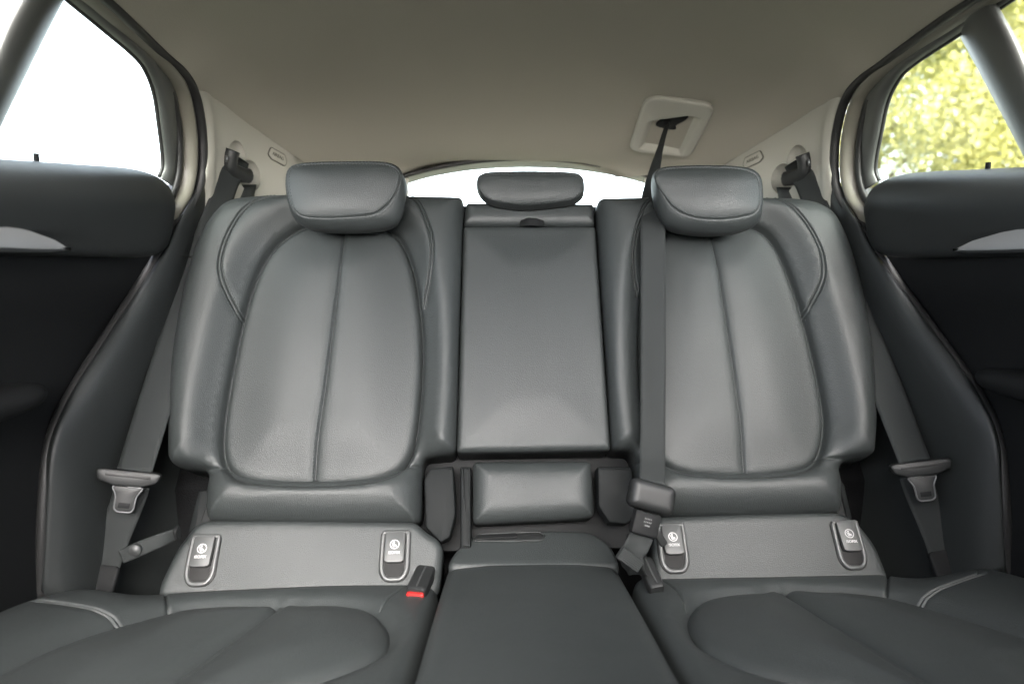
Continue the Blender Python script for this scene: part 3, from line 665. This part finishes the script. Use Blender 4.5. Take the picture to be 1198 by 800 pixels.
def side(sx):
    global MIR
    MIR = sx; L = sx > 0
    wd = 'left' if L else 'right'
    # rubber seal round the door opening
    sp = spline([tuple(at(*p)) for p in SEAL], False, step=.012)
    o = sweep('door_seal', sp, circ(.0085, 10, .007), M['rubber'], None, (1, .3, 0))
    tag(o, 'black rubber seal round the door opening with the ' + ('blown out white window' if L else 'yellow foliage in its window'), 'door seal', 'door seals')
    fl_ = spline([tuple(at(*p)) for p in SEAL[:15]] + [tuple(at(203, 268, 1.31))], False, step=.012) + np.array([-.018, -.022, -.001])
    st = thing('sill_flange', 'khaki grey strip inside the rubber seal of the door with the ' + ('white window' if L else 'foliage window'), 'flange', tuple(sp[20]), 'door opening strips')
    sweep('strip', fl_, circ(.017, 12, .010), M['flange'], st, (1, .3, 0))
    sweep('lip', fl_ + np.array([-.006, -.020, -.002]), circ(.006, 8, .010), M['rubber'], st, (1, .3, 0))
    # door
    d = thing('car_door', ('closed car door with white blown out window and nearly black inner panel' if L else 'closed car door with yellow foliage behind its window and grey inner panel'), 'car door', (-.66, .8, -.6), 'rear car doors')
    G = [(-40, 193.5), (0, 195), (60, 197), (120, 201), (172, 205), (184, 204), (188, 197), (189.5, 180), (186.5, 150), (181, 112), (178, 98), (172, 86), (158, 67), (112, 28), (84, 4), (78, 1), (73.5, 5), (30, 92), (0, 152), (-40, 232)]
    gl_pts = [gl(*p) for p in G]
    GF = Fr(gP1, V(0, 1, 0), gN.cross(V(0, 1, 0)) if gN.cross(V(0, 1, 0)).z > 0 else -gN.cross(V(0, 1, 0)))
    # rear part of the frame: outer edge to glass edge
    Oe = [(215, 226), (219, 200), (219.5, 175), (217, 145), (213, 118), (204, 93), (187, 68), (150, 31), (107, -3), (70, -36)]
    Ge = [(186, 207), (190, 195), (189.5, 178), (186, 150), (180.5, 112), (171, 85), (157, 66), (112, 28), (79, 1), (40, -32)]
    rows = []
    for k, (a, b) in enumerate(zip(Oe, Ge)):
        m1 = (a[0] * .55 + b[0] * .45, a[1] * .55 + b[1] * .45); m2 = (a[0] * .22 + b[0] * .78, a[1] * .22 + b[1] * .78)
        rows.append([gl(a[0] + 4, a[1], .0), gl(*a, .012), gl(*m1, .016), gl(*m2, .010), gl(*b, .0), gl(b[0], b[1], -.012)])
    patch('window_frame', rows, M['frame'], d, 5, 8, -.004)
    gasket = spline([tuple(gl(*p, .001)) for p in Ge], False, step=.01)
    sweep('window_gasket', gasket, circ(.0035, 8), M['rubber'], d, tuple(gN))
    # front bar of the window
    b0 = [(-90, 205), (-45, 150), (0, 38), (22, -5), (45, -52)]; b1 = [(-25, 205), (0, 152), (50, 50), (74, 3), (98, -45)]
    dxr = 0 if L else 1
    b0 = [(p[0] + 46 * dxr, p[1]) for p in b0]; b1 = [(p[0] + 46 * dxr, p[1]) for p in b1]
    rows = []
    for a, b in zip(b0, b1):
        l = lambda f: (a[0] + (b[0] - a[0]) * f, a[1] + (b[1] - a[1]) * f)
        rows.append([gl(*l(0), -.012), gl(*l(.02), .01), gl(*l(.25), .02), gl(*l(.7), .02), gl(*l(.96), .008), gl(*l(1), -.012)])
    patch('window_divider', rows, M['frame'], d, 5, 6, .004)
    # glass pane reaching past the frame's edges
    gp = [gl(195, 225, -.006), gl(200, 150, -.006), gl(185, 80, -.006), gl(130, 30, -.006), gl(60, -30, -.006), gl(-200, -30, -.006), gl(-200, 225, -.006)]
    k = len(gp); vv = [tuple(p) for p in gp] + [tuple(p - gN * .004) for p in gp]
    mk('window_pane', vv, [tuple(range(k)), tuple(reversed(range(k, 2 * k)))] + [(i, k + i, k + (i + 1) % k, (i + 1) % k) for i in range(k)], M['glass'], d, False)
    # padded top roll of the door
    rows = []
    for Y, e in ((.30, 1), (.55, 1), (.75, 1), (.9, 1), (1.02, 1), (1.10, 1), (1.16, .97), (1.20, .89), (1.23, .74), (1.25, .53), (1.262, .28), (1.266, .05)):
        zb = .124 + (Y - .87) * .105; xg = -.668 + .008 * 0; hgt = (zb - .012)
        zc = zb - hgt * .55
        pf = [(-.010, -.004), (.010, .004), (.034, .002), (.056, -.012), (.066, -.042), (.062, -.075), (.050, -hgt + .022), (.036, -hgt + .004), (.010, -hgt)]
        rows.append([V(xg + a * (.35 + .65 * e) , Y, zc + (zb + b - zc) * (.25 + .75 * e)) for a, b in pf])
    patch('top_pad', rows, M['trim'], d, 5, 6, .003)
    # main door panel below
    rows = []
    for Y in (.30, .6, .9, 1.0, 1.08, 1.16, 1.22, 1.27):
        ze = .02 if Y < .9 else .02
        low = -.62
        rows.append([V(-.675, Y, .03), V(-.668, Y, .005), V(-.672, Y, -.03), V(-.700, Y, -.10), V(-.715, Y, -.2), V(-.715, Y, -.3), V(-.72, Y, -.45), V(-.73, Y, -.75)])
    patch('inner_panel', rows, M['black'], d, 5, 5, .004)
    # silver inlay under the pad
    F1 = Fr(V(-.612, .87, .05), (0, 1, 0), (-.12, 0, 1)); 
    pts = []
    if F1.n.x < 0: F1 = Fr(V(-.612, .87, .05), (0, -1, 0), (-.12, 0, 1))
    o_ = F1.tr([(-60, 250), (0, 263), (30, 270), (58, 280), (80, 293), (40, 292.5), (0, 291), (-60, 289)])
    if not L: o_ = F1.tr([(q[0] + 38, q[1]) for q in ((-100, 249), (-40, 257), (0, 263), (30, 270), (58, 280), (80, 293), (40, 292.5), (0, 291), (-100, 289))])
    slab('silver_inlay', F1, roundpoly(o_, .004, .003), -.03, .006, M['silver'], d, .003)
    # armrest
    rows = []
    for Y, s in ((.45, 1), (.7, 1), (.83, 1), (.88, .95), (.91, .75), (.925, .35), (.93, .05)):
        Y += .0 if L else .065
        zc = -.163 + (Y - .9) * .02; 
        pf = [(-.03, .012), (.02, .016), (.05, .013), (.062, .004), (.062, -.008), (.05, -.019), (.0, -.025), (-.03, -.025)]
        rows.append([V(-.705 + a * (.4 + .6 * s), Y, zc + b * s) for a, b in pf])
    patch('armrest', rows, M['black'], d, 4, 5, .003)
    # lock pin
    p = gl(43 + 33 * dxr, 192 + 3 * dxr, .010); pn = sweep('lock_pin', [p + V(0, 0, -.02), p + V(0, 0, .004), p + V(0, 0, .012), p + V(0, 0, .0135)], circ(.0036), M['black'], d, (1, 0, 0))
    sweep('collar', [p + V(0, 0, -.004), p + V(0, 0, -.001)], circ(.009), M['rubber'], pn, (1, 0, 0))
    # lower side trim between seat and door opening
    rows = []
    T = [[(233, 213, 1.325), (238, 213, 1.322), (246, 213, 1.345), (258, 216, 1.40), (300, 216, 1.46)],
         [(206, 258, 1.285), (212, 258, 1.27), (226, 260, 1.30), (246, 264, 1.37), (290, 264, 1.44)],
         [(186, 297, 1.24), (194, 298, 1.225), (210, 299, 1.255), (234, 300, 1.33), (270, 300, 1.40)],
         [(129, 385, 1.13), (140, 382, 1.115), (168, 384, 1.15), (212, 395, 1.27), (250, 400, 1.34)],
         [(82, 460, 1.04), (92, 458, 1.03), (128, 460, 1.07), (195, 470, 1.22), (240, 470, 1.32)],
         [(58, 520, .99), (68, 520, .985), (105, 535, 1.03), (180, 545, 1.18), (235, 550, 1.28)],
         [(52, 585, .975), (62, 590, .972), (98, 605, 1.01), (165, 620, 1.14), (225, 630, 1.24)],
         [(47, 690, .965), (58, 700, .965), (90, 720, .99), (150, 740, 1.08), (200, 745, 1.15)]]
    for r in T:
        p = [at(*q) for q in r]; rows.append([p[0] + V(-.10, .05, 0), p[0] + V(-.03, .025, 0)] + p)
    o = patch('side_trim', rows, M['trim'], None, 6, 6, -.006)
    tag(o, ('shadowed' if L else 'brighter') + ' dark grained side bolster between the ' + ('brightest backrest and the black door panel' if L else 'belt crossed backrest and the grey door panel'), 'side trim', 'side trims')
    a = spline([tuple(at(188, 297.5, 1.238) + V(.001, -.004, 0)), tuple(at(210, 299.5, 1.255) + V(0, -.001, 0)), tuple(at(234, 300.5, 1.33) + V(0, 0, 0))], False, n=16)
    sweep('seam_line', a, circ(.0014, 6), M['rubber'], o, (1, 0, 0))
    # upper pillar trim with belt recess and badge
    T = [[(229, 106, 1.272), (235, 109, 1.278), (244, 114.5, 1.298), (256, 122, 1.338), (300, 150, 1.475), (335, 175, 1.57), (362, 193.5, 1.655), (420, 200, 1.74), (478, 206, 1.80)],
         [(234, 135, 1.292), (240, 136, 1.296), (249, 139, 1.316), (259, 143, 1.352), (300, 162, 1.475), (335, 184, 1.565), (364, 202, 1.645), (420, 212, 1.73), (478, 216, 1.79)],
         [(237.5, 175, 1.315), (243, 176, 1.316), (251, 178, 1.332), (260, 181, 1.366), (300, 195, 1.475), (335, 210, 1.56), (366, 222, 1.64), (420, 228, 1.72), (478, 230, 1.78)],
         [(236, 212, 1.322), (241, 212, 1.322), (249, 213, 1.340), (259, 216, 1.376), (300, 228, 1.475), (335, 240, 1.555), (366, 248, 1.63), (420, 250, 1.71), (478, 250, 1.77)],
         [(232, 250, 1.35), (236, 260, 1.36), (246, 270, 1.37), (262, 280, 1.42), (300, 290, 1.48), (335, 300, 1.55), (366, 300, 1.62), (420, 300, 1.70), (478, 300, 1.76)]]
    if not L: T = [[(q[0] - (33 if q[0] == 478 else 16 if q[0] == 420 else 0), q[1], q[2]) for q in r] for r in T]
    rows = [[at(*q) for q in r] for r in T]
    rows = [[q + V(0, .004, .016) for q in rows[0]]] + rows
    o = patch('pillar_trim', rows, M['beige'], None, 6, 8, -.03)
    tag(o, 'beige plastic pillar trim with belt slot beside the ' + ('white' if L else 'yellow') + ' window', 'pillar trim', 'pillar trims')
    # scooped belt recess, cut in
    import bmesh
    cut = []
    for (px, py, Y, rx, ry, rz) in ((278, 189, 1.410, .026, .034, .040), (293, 206, 1.455, .030, .034, .032)):
        bm = bmesh.new(); bmesh.ops.create_uvsphere(bm, u_segments=28, v_segments=16, radius=1.0)
        c = at(px, py, Y); c.x *= MIR
        bmesh.ops.transform(bm, matrix=Matrix.Translation(c) @ Matrix.Diagonal((rx, ry, rz, 1)), verts=bm.verts)
        me = bpy.data.meshes.new('cut'); bm.to_mesh(me); bm.free(); c_ = bpy.data.objects.new('cut', me); COL.objects.link(c_); cut.append(c_)
        md = o.modifiers.new('scoop', 'BOOLEAN'); md.operation = 'DIFFERENCE'; md.object = c_; md.solver = 'EXACT'
    bpy.context.view_layer.update()
    me = bpy.data.meshes.new_from_object(o.evaluated_get(bpy.context.evaluated_depsgraph_get()))
    o.modifiers.clear(); o.data = me; me.name = 'pillar_trim'; shade(o, 40)
    for c_ in cut: bpy.data.objects.remove(c_)
    # airbag badge
    pn = (at(300, 162, 1.475) - at(364, 202, 1.645)).cross(at(300, 195, 1.475) - at(300, 162, 1.475)).normalized()
    if pn.y > 0: pn = -pn
    bc = at(324, 183, 1.535); ex = (at(330, 186.5, 1.55) - at(318, 180, 1.52)); ex = (ex - pn * ex.dot(pn)).normalized()
    BF = Fr(bc, ex, pn.cross(ex)); hx = .018
    if BF.n.dot(V(0, -1, 0)) < 0: BF = Fr(bc, ex, -pn.cross(ex))
    bd = roundpoly([(-.030, -.006), (-.024, .011), (.022, .011), (.031, -.002), (.027, -.012), (-.018, -.012)], .004, .002)
    bo = slab('badge', BF, bd, -.02, .003, M['beige'], o, .0015)
    a = resample(np.vstack([bd, bd[:1]]), False, n=60); sweep('badge_rim', [BF.wor(p[0], p[1], .0015) for p in a], circ(.0016, 6), M['ink'], bo, tuple(BF.n))
    m0 = MIR; vs, fs = text('t', 'AIRBAG', BF, (0, 0), .0105, .0034, M['ink'])
    if m0 < 0:   # letters must not come out mirrored
        vs = []; fs = []
        t2, f2 = text('t', 'AIRBAG', Fr(BF.o, -BF.ex, BF.ey), (0, 0), .0105, .0, M['ink'])
        off = BF.n * .0034; vs = [v_ + off for v_ in t2]; fs = f2
    mk('lettering', vs, fs, M['ink'], bo, False)
    # belt: guide, webbing, tongue
    b = thing('seat_belt', 'black seat belt hanging beside the ' + ('brightest backrest, tongue against dark trim' if L else 'belt crossed backrest, tongue against the brighter side trim'), 'seat belt', tuple(at(160, 560, 1.1)), 'outer seat belts')
    g0 = at(276, 186, 1.40)
    ring = [(272, 176, 1.385), (269, 186, 1.385), (270, 197, 1.39), (281, 204, 1.41), (291, 206, 1.43)]
    sweep('belt_guide', spline([tuple(at(*p)) for p in ring], False, n=24), circ(.013, 12, .015), M['gloss'], b, (0, 1, 0))
    sweep('guide_pin', [at(266, 182, 1.365), at(265, 190, 1.365)], circ(.003), M['chrome'], b, (0, 1, 0))
    sA = V(.55, .83, 0); sB = V(.9, .3, 0)
    wp = [at(279, 184, 1.425), at(273, 200, 1.392), at(262, 225, 1.372), at(236, 300, 1.305), at(204, 400, 1.20), at(157, 552, 1.055)]
    ribbon('webbing', wp, [.046, .048, .050, .052, .053, .053], [sA, sA, V(.8, .55, 0), sB, sB, V(1, .1, 0)], M['webbing'], b, .0016, 80)
    c0 = at(150, 560, 1.045); ux = (at(180, 562, 1.055) - at(118, 556, 1.035)).normalized(); uy = V(0, .2, 1); uy = (uy - ux * uy.dot(ux)).normalized()
    TF = Fr(c0, ux, uy)
    body = roundpoly([(-.045, .010), (-.041, -.004), (-.018, -.011), (.020, -.011), (.041, -.003), (.046, .010), (.040, .013), (-.038, .013)], .004, .003)
    tg = slab('tongue', TF, body, -.008, .008, M['gloss'], b, .004)
    slab('tongue_slot', TF, roundpoly([(-.031, .003), (.031, .003), (.031, .008), (-.031, .008)], .002, .002), .007, .0088, M['rubber'], tg, .0005)
    met = [(-.020, -.012), (-.012, -.026), (-.011, -.046), (-.006, -.050), (.012, -.050), (.016, -.046), (.016, -.026), (.024, -.012)]
    mp_ = roundpoly(met, .004, .002)
    slab('steel_blade', TF, mp_, -.0015, .0015, M['gloss'], tg, .0008)
    a = resample(mp_[: int(len(mp_) * .9)], False, n=50); sweep('plastic_edge', [TF.wor(p[0], p[1], .001) for p in a], circ(.0014, 6), M['chrome'], tg, tuple(TF.n))
    slab('blade_hole', TF, roundpoly([(-.006, -.036), (.010, -.036), (.010, -.044), (-.006, -.044)], .001, .001), -.0018, .0019, M['black'], tg, .0002)
    wl_ = [at(156, 566, 1.065), at(148, 590, 1.065), at(128, 640, 1.05), at(112, 690, 1.03)]
    ribbon('lower_webbing', wl_, [.05] * 4, [V(1, .1, 0)] * 4, M['webbing'], b, .0016, 40)
    obox('floor_anchor', at(121, 660, 1.045), at(109, 700, 1.025), V(0, -1, .3), .056, .012, M['black'], b)
    MIR = 1
side(1); side(-1)

# ------------------------------------------------------------------ headliner
Yk = [-.6, .0, .5, .85, .98, 1.10, 1.20, 1.27, 1.36, 1.475, 1.57, 1.655, 1.74, 1.80]
Ek = [(-.56, .35), (-.565, .36), None, None, None, None, None, None, None, None, None, None, None, None]
sealpts = np.array([tuple(at(*p)) for p in SEAL[:9]])
seam = np.array([tuple(at(*p)) for p in ((229, 105, 1.272), (256, 121, 1.35), (300, 149, 1.475), (335, 174, 1.57), (362, 192.5, 1.655), (420, 199, 1.74), (478, 205, 1.80))])
allE = np.vstack([sealpts[:8], seam]); allE = allE[np.argsort(allE[:, 1])]
zcY = [-.6, 0, .6, 1.0, 1.2, 1.35, 1.45, 1.55, 1.65, 1.72, 1.80]; zcZ = [.40, .43, .435, .425, .410, .390, .366, .331, .291, .272, .268]
def edge(Y):
    if Y < allE[0, 1]: return np.array([allE[0, 0] - .0, allE[0, 2] - .02 * (allE[0, 1] - Y)])
    return np.array([np.interp(Y, allE[:, 1], allE[:, 0]), np.interp(Y, allE[:, 1], allE[:, 2])])
zsp = spline(list(zip(zcY, zcZ)), False, n=200)
def zc(Y): return float(np.interp(Y, zsp[:, 0], zsp[:, 1]))
def roofz(x, Y):
    xe, ze = edge(Y); t = min(1, abs(x / xe)); rl = .034 * float(1 - sm(1.22, 1.6, Y))       # soft roll down to the door seal
    return zc(Y) + (ze - .004 + rl - zc(Y)) * t ** 3.5 - rl * float(sm(.86, 1.02, t)) * 1.02
rows = []
for Y in np.r_[np.linspace(-.17, .8, 6), np.linspace(.85, 1.80, 40)]:
    xe, ze = edge(Y); rows.append([V(xe * -s, Y, roofz(xe * s, Y)) for s in np.sin(np.linspace(-1, 1, 61) * math.pi / 2)])
hl = patch('headliner', rows, M['fabric'], None, 1, 1, -.012)
tag(hl, 'taupe fabric headliner arching down to the rear window', 'headliner')

# ceiling bezel for the middle belt
def onroof(px, py):
    d = ray(px, py); lo, hi = 1.0, 1.8
    for Y in np.linspace(1.0, 1.8, 400):
        p = CAM + d * Y
        if p.z > 0 and p.z >= roofz(p.x, Y): return p
    return CAM + d * 1.75
qs = [onroof(*p) for p in ((756, 112), (838, 123), (807, 183), (736, 175))]
cc = sum(qs, V(0, 0, 0)) / 4; nn = (qs[2] - qs[0]).cross(qs[3] - qs[1]).normalized()
if nn.z > 0: nn = -nn
ex = (qs[1] + qs[2] - qs[0] - qs[3]); ex = (ex - nn * ex.dot(nn)).normalized(); ey = nn.cross(ex)
CF = Fr(cc + nn * .004, ex, ey)
CB = thing('belt_outlet', 'beige plastic belt outlet with slot set into the headliner', 'belt outlet', tuple(cc))
co = roundpoly(CF.tr([(755, 111), (839, 122.5), (807.5, 184), (735, 175.5)]), .03, .003, [.035, .035, .03, .03])
rec = roundpoly(CF.tr([(757, 139), (806, 132), (822, 136), (799, 181), (746, 172)]), .01, .003)
slotp = CF.tr([(767, 148), (776, 141), (792, 136.5), (805, 137), (802, 142), (791, 148), (790, 153), (779, 152)])
def cb(Q, d):
    e = np.where(inside(Q, rec), seg_dist(Q, rec, True), 0.0)
    return -.016 * sm(0, .022, e)
pillow('bezel_plate', CF, co, M['beige'], CB, .008, .006, cb, (), .004, .02, (), None, [offset(rec, k, True) for k in (-.004, .002, .008, .014, .02)])
slab('slot', CF, spline(slotp, True, .003), -.03, -.002, M['black'], CB, .001)

# ------------------------------------------------------------------ rear window
RW = thing('rear_window', 'strip of bright rear window under the arched tailgate trim', 'rear window', (0, 1.95, .1))
arc = [(420, 222), (445, 213), (472, 205.5), (510, 196), (560, 188), (615, 185), (670, 188), (720, 196), (757, 204.5), (790, 214), (815, 222)]
arc2 = [(420, 236), (445, 226), (472, 217), (510, 206.5), (560, 199), (615, 196.5), (670, 199), (720, 206.5), (757, 216), (790, 227), (815, 236)]
rows = [[at(p[0], p[1] - 6, 1.80), at(p[0], p[1] + .3, 1.79), at(p[0], p[1] + 1.6, 1.80), at((p[0] * .6 + q_[0] * .4), p[1] * .6 + q_[1] * .4, 1.83), at(q_[0], q_[1], 1.90), at(q_[0], q_[1] - 3, 1.93)] for p, q_ in zip(arc, arc2)]
patch('window_frame', rows, M['flange'], RW, 4, 5, .004)
a = spline([tuple(at(p[0], p[1] + .5, 1.788)) for p in arc], False, n=60); sweep('weather_strip', a, circ(.006, 8), M['rubber'], RW, (0, 1, 0))
vv = [(-.62, 2.02, -.02), (.62, 2.02, -.02), (.55, 1.93, .30), (-.55, 1.93, .30)]; vv += [(x, y + .004, z) for x, y, z in vv]
mk('window_pane', vv, [(0, 1, 2, 3), (7, 6, 5, 4), (0, 4, 5, 1), (1, 5, 6, 2), (2, 6, 7, 3), (3, 7, 4, 0)], M['glass'], RW, False)

# ------------------------------------------------------------------ middle belt from the ceiling, its buckle end
MB = thing('seat_belt', 'seat belt running from the ceiling outlet down to a buckle beside the centre cushion', 'seat belt', tuple(at(765, 580, 1.0)))
top = CF.wor(*CF.tr([(781, 147)])[0], -.006)
fs_ = lambda px, py, h: F.wor(*F.tr([(px, py)], h)[0], h)
wp = [top, at(775, 165, 1.47), at(768, 190, 1.42), at(762, 222, 1.365), fs_(763.5, 262, .052), fs_(764, 330, .048), fs_(764, 430, .046), fs_(763.5, 520, .05), at(763, 566, 1.02)]
sd_ = [V(.25, -.9, .2), V(.3, -.9, .2), V(.5, -.8, 0), V(.85, -.5, 0), V(1, -.08, 0), V(1, 0, 0), V(1, 0, 0), V(1, 0, 0), V(1, 0, 0)]
ribbon('webbing', wp, [.018, .022, .032, .043, .0445, .044, .043, .041, .040], sd_, M['webbing'], MB, .0016, 120, .0012)
hc = at(763, 580.5, .985); ux = (at(790, 588, .985) - at(736, 573, .985)).normalized(); uy = V(0, .35, 1); uy = (uy - ux * uy.dot(ux)).normalized(); HF = Fr(hc, ux, uy)
pillow('belt_stop', HF, roundpoly([(-.036, .021), (.034, .021), (.036, -.022), (-.034, -.022)], .011, .003), M['gloss'], MB, .012, .012, lambda Q, d: np.zeros(len(Q)), (), .005, .012)
bc = at(755, 612, .985); ux = (at(772, 617, .985) - at(738, 608, .985)).normalized(); uy = V(0, .3, 1); uy = (uy - ux * uy.dot(ux)).normalized(); BF2 = Fr(bc, ux, uy)
bk = slab('small_buckle', BF2, roundpoly([(-.0205, .018), (.0205, .016), (.0195, -.018), (-.0215, -.018)], .004, .0025), -.006, .010, M['black'], MB, .003)
vs = []; fs = []
for j, (y0, wdt) in enumerate(((.006, .012), (.001, .013), (-.004, .008))):
    for k in range(5):
        x0 = -wdt / 2 + k * wdt / 5; b = len(vs)
        vs += [BF2.wor(x0 + u, y0 + v, h) for u, v, h in ((0, 0, .0098), (.0016, 0, .0104), (.0016, .0022, .0104), (0, .0022, .0098))]; fs.append((b, b + 1, b + 2, b + 3))
mk('relief_marks', vs, fs, M['greyplastic'], bk, False)
obox('latch_blade', at(760, 606, .995), at(764, 590, .995), V(0, -1, 0), .030, .003, M['satin'], MB, .001)
obox('hook', at(768, 622, .985), at(777, 637, .985), V(0, -1, 0), .012, .008, M['gloss'], MB, .003)
ribbon('belt_end', [at(752, 624, .985), at(746, 636, .975), at(739, 648, .972), at(741, 660, .975), at(748, 672, .985)], [.034, .036, .034, .034, .034], [V(1, -.1, -.35)] * 2 + [V(1, .0, -.75)] * 3, M['webbing'], MB, .003, 40, .004)
fe = at(738, 654, .958); ux = V(.8, 0, -.6).normalized(); uy = V(.55, .25, .75); uy = (uy - ux * uy.dot(ux)).normalized(); EF = Fr(fe, ux, uy)
sl_ = slab('folded_end', EF, roundpoly([(-.020, .009), (.019, .009), (.019, -.011), (-.020, -.011)], .003, .002), -.006, .004, M['webbing'], MB, .002)
vs = []; fs = []
for i in range(13):
    for j in range(6):
        x0 = -.018 + i * .0028 + (.0014 if j % 2 else 0); y0 = -.009 + j * .0029; b = len(vs)
        vs += [EF.wor(x0 + u, y0 + v, h) for u, v, h in ((-.0012, 0, .0039), (0, -.001, .0039), (.0012, 0, .0039), (0, .001, .0039), (0, 0, .0052))]
        fs += [(b, b + 1, b + 4), (b + 1, b + 2, b + 4), (b + 2, b + 3, b + 4), (b + 3, b, b + 4)]
mk('weave_bumps', vs, fs, M['greyplastic'], sl_, False)

# buckles standing in the cushion
def buckle(label, P0, P1, up, w, h, red, parent_loc):
    t = thing('belt_buckle', label, 'belt buckle', tuple(P0), 'seat belt buckles')
    obox('buckle_body', P0, P1, up, w, h, M['gloss'], t, .005)
    d = (P1 - P0).normalized(); s = d.cross(Vector(up)).normalized(); u = s.cross(d)
    a = P0.lerp(P1, .08) + u * (h / 2 + .0004); b_ = P0.lerp(P1, .92) + u * (h / 2 + .0004)
    obox('body_ridge', a, b_, up, .0022, .0016, M['satin'], t, .0006)
    obox('release_button', P1 + d * -.004 - u * red[1], P1 + d * .005 - u * red[1], up, w * red[0], h * .62, M['red'], t, .003)
    obox('stalk', P0 - d * .06 - u * .004, P0 + d * .01 - u * .004, up, w * .7, h * .5, M['black'], t, .003)
    return t
buckle('black belt buckle showing a wide red button beside the left cushion', at(499, 668, 1.03), at(486, 696, .965), V(0, -.35, 1), .030, .024, (.86, .002), None)
buckle('short black belt buckle under the folded end of the ceiling belt', at(753, 656, 1.01), at(769, 691, .955), V(0, -.35, 1), .024, .020, (.3, .009), None)

# strap with press stud on the left of the cushion
ST = thing('stowage_strap', 'short black strap with a round press stud beside the outer anchor cover', 'strap', tuple(at(165, 640, 1.0)))
ribbon('strap', [at(142, 651, .995), at(165, 641, .993), at(190, 631, 1.0), at(211, 623, 1.02)], [.021, .022, .021, .019], [V(0.15, .1, 1)] * 4, M['webbing'], ST, .003, 30)
c0 = at(158.5, 643, .988); sweep('press_stud', [c0 + V(0, .004, 0), c0, c0 + V(0, -.002, 0), c0 + V(0, -.003, 0)], circ(.0085, 20), M['greyplastic'], ST, (1, 0, 0))
sweep('loop', spline([tuple(at(208, 616, 1.015)), tuple(at(205, 622, 1.005)), tuple(at(207, 630, 1.01))], False, n=12), circ(.003, 8), M['black'], ST, (1, 0, 0))
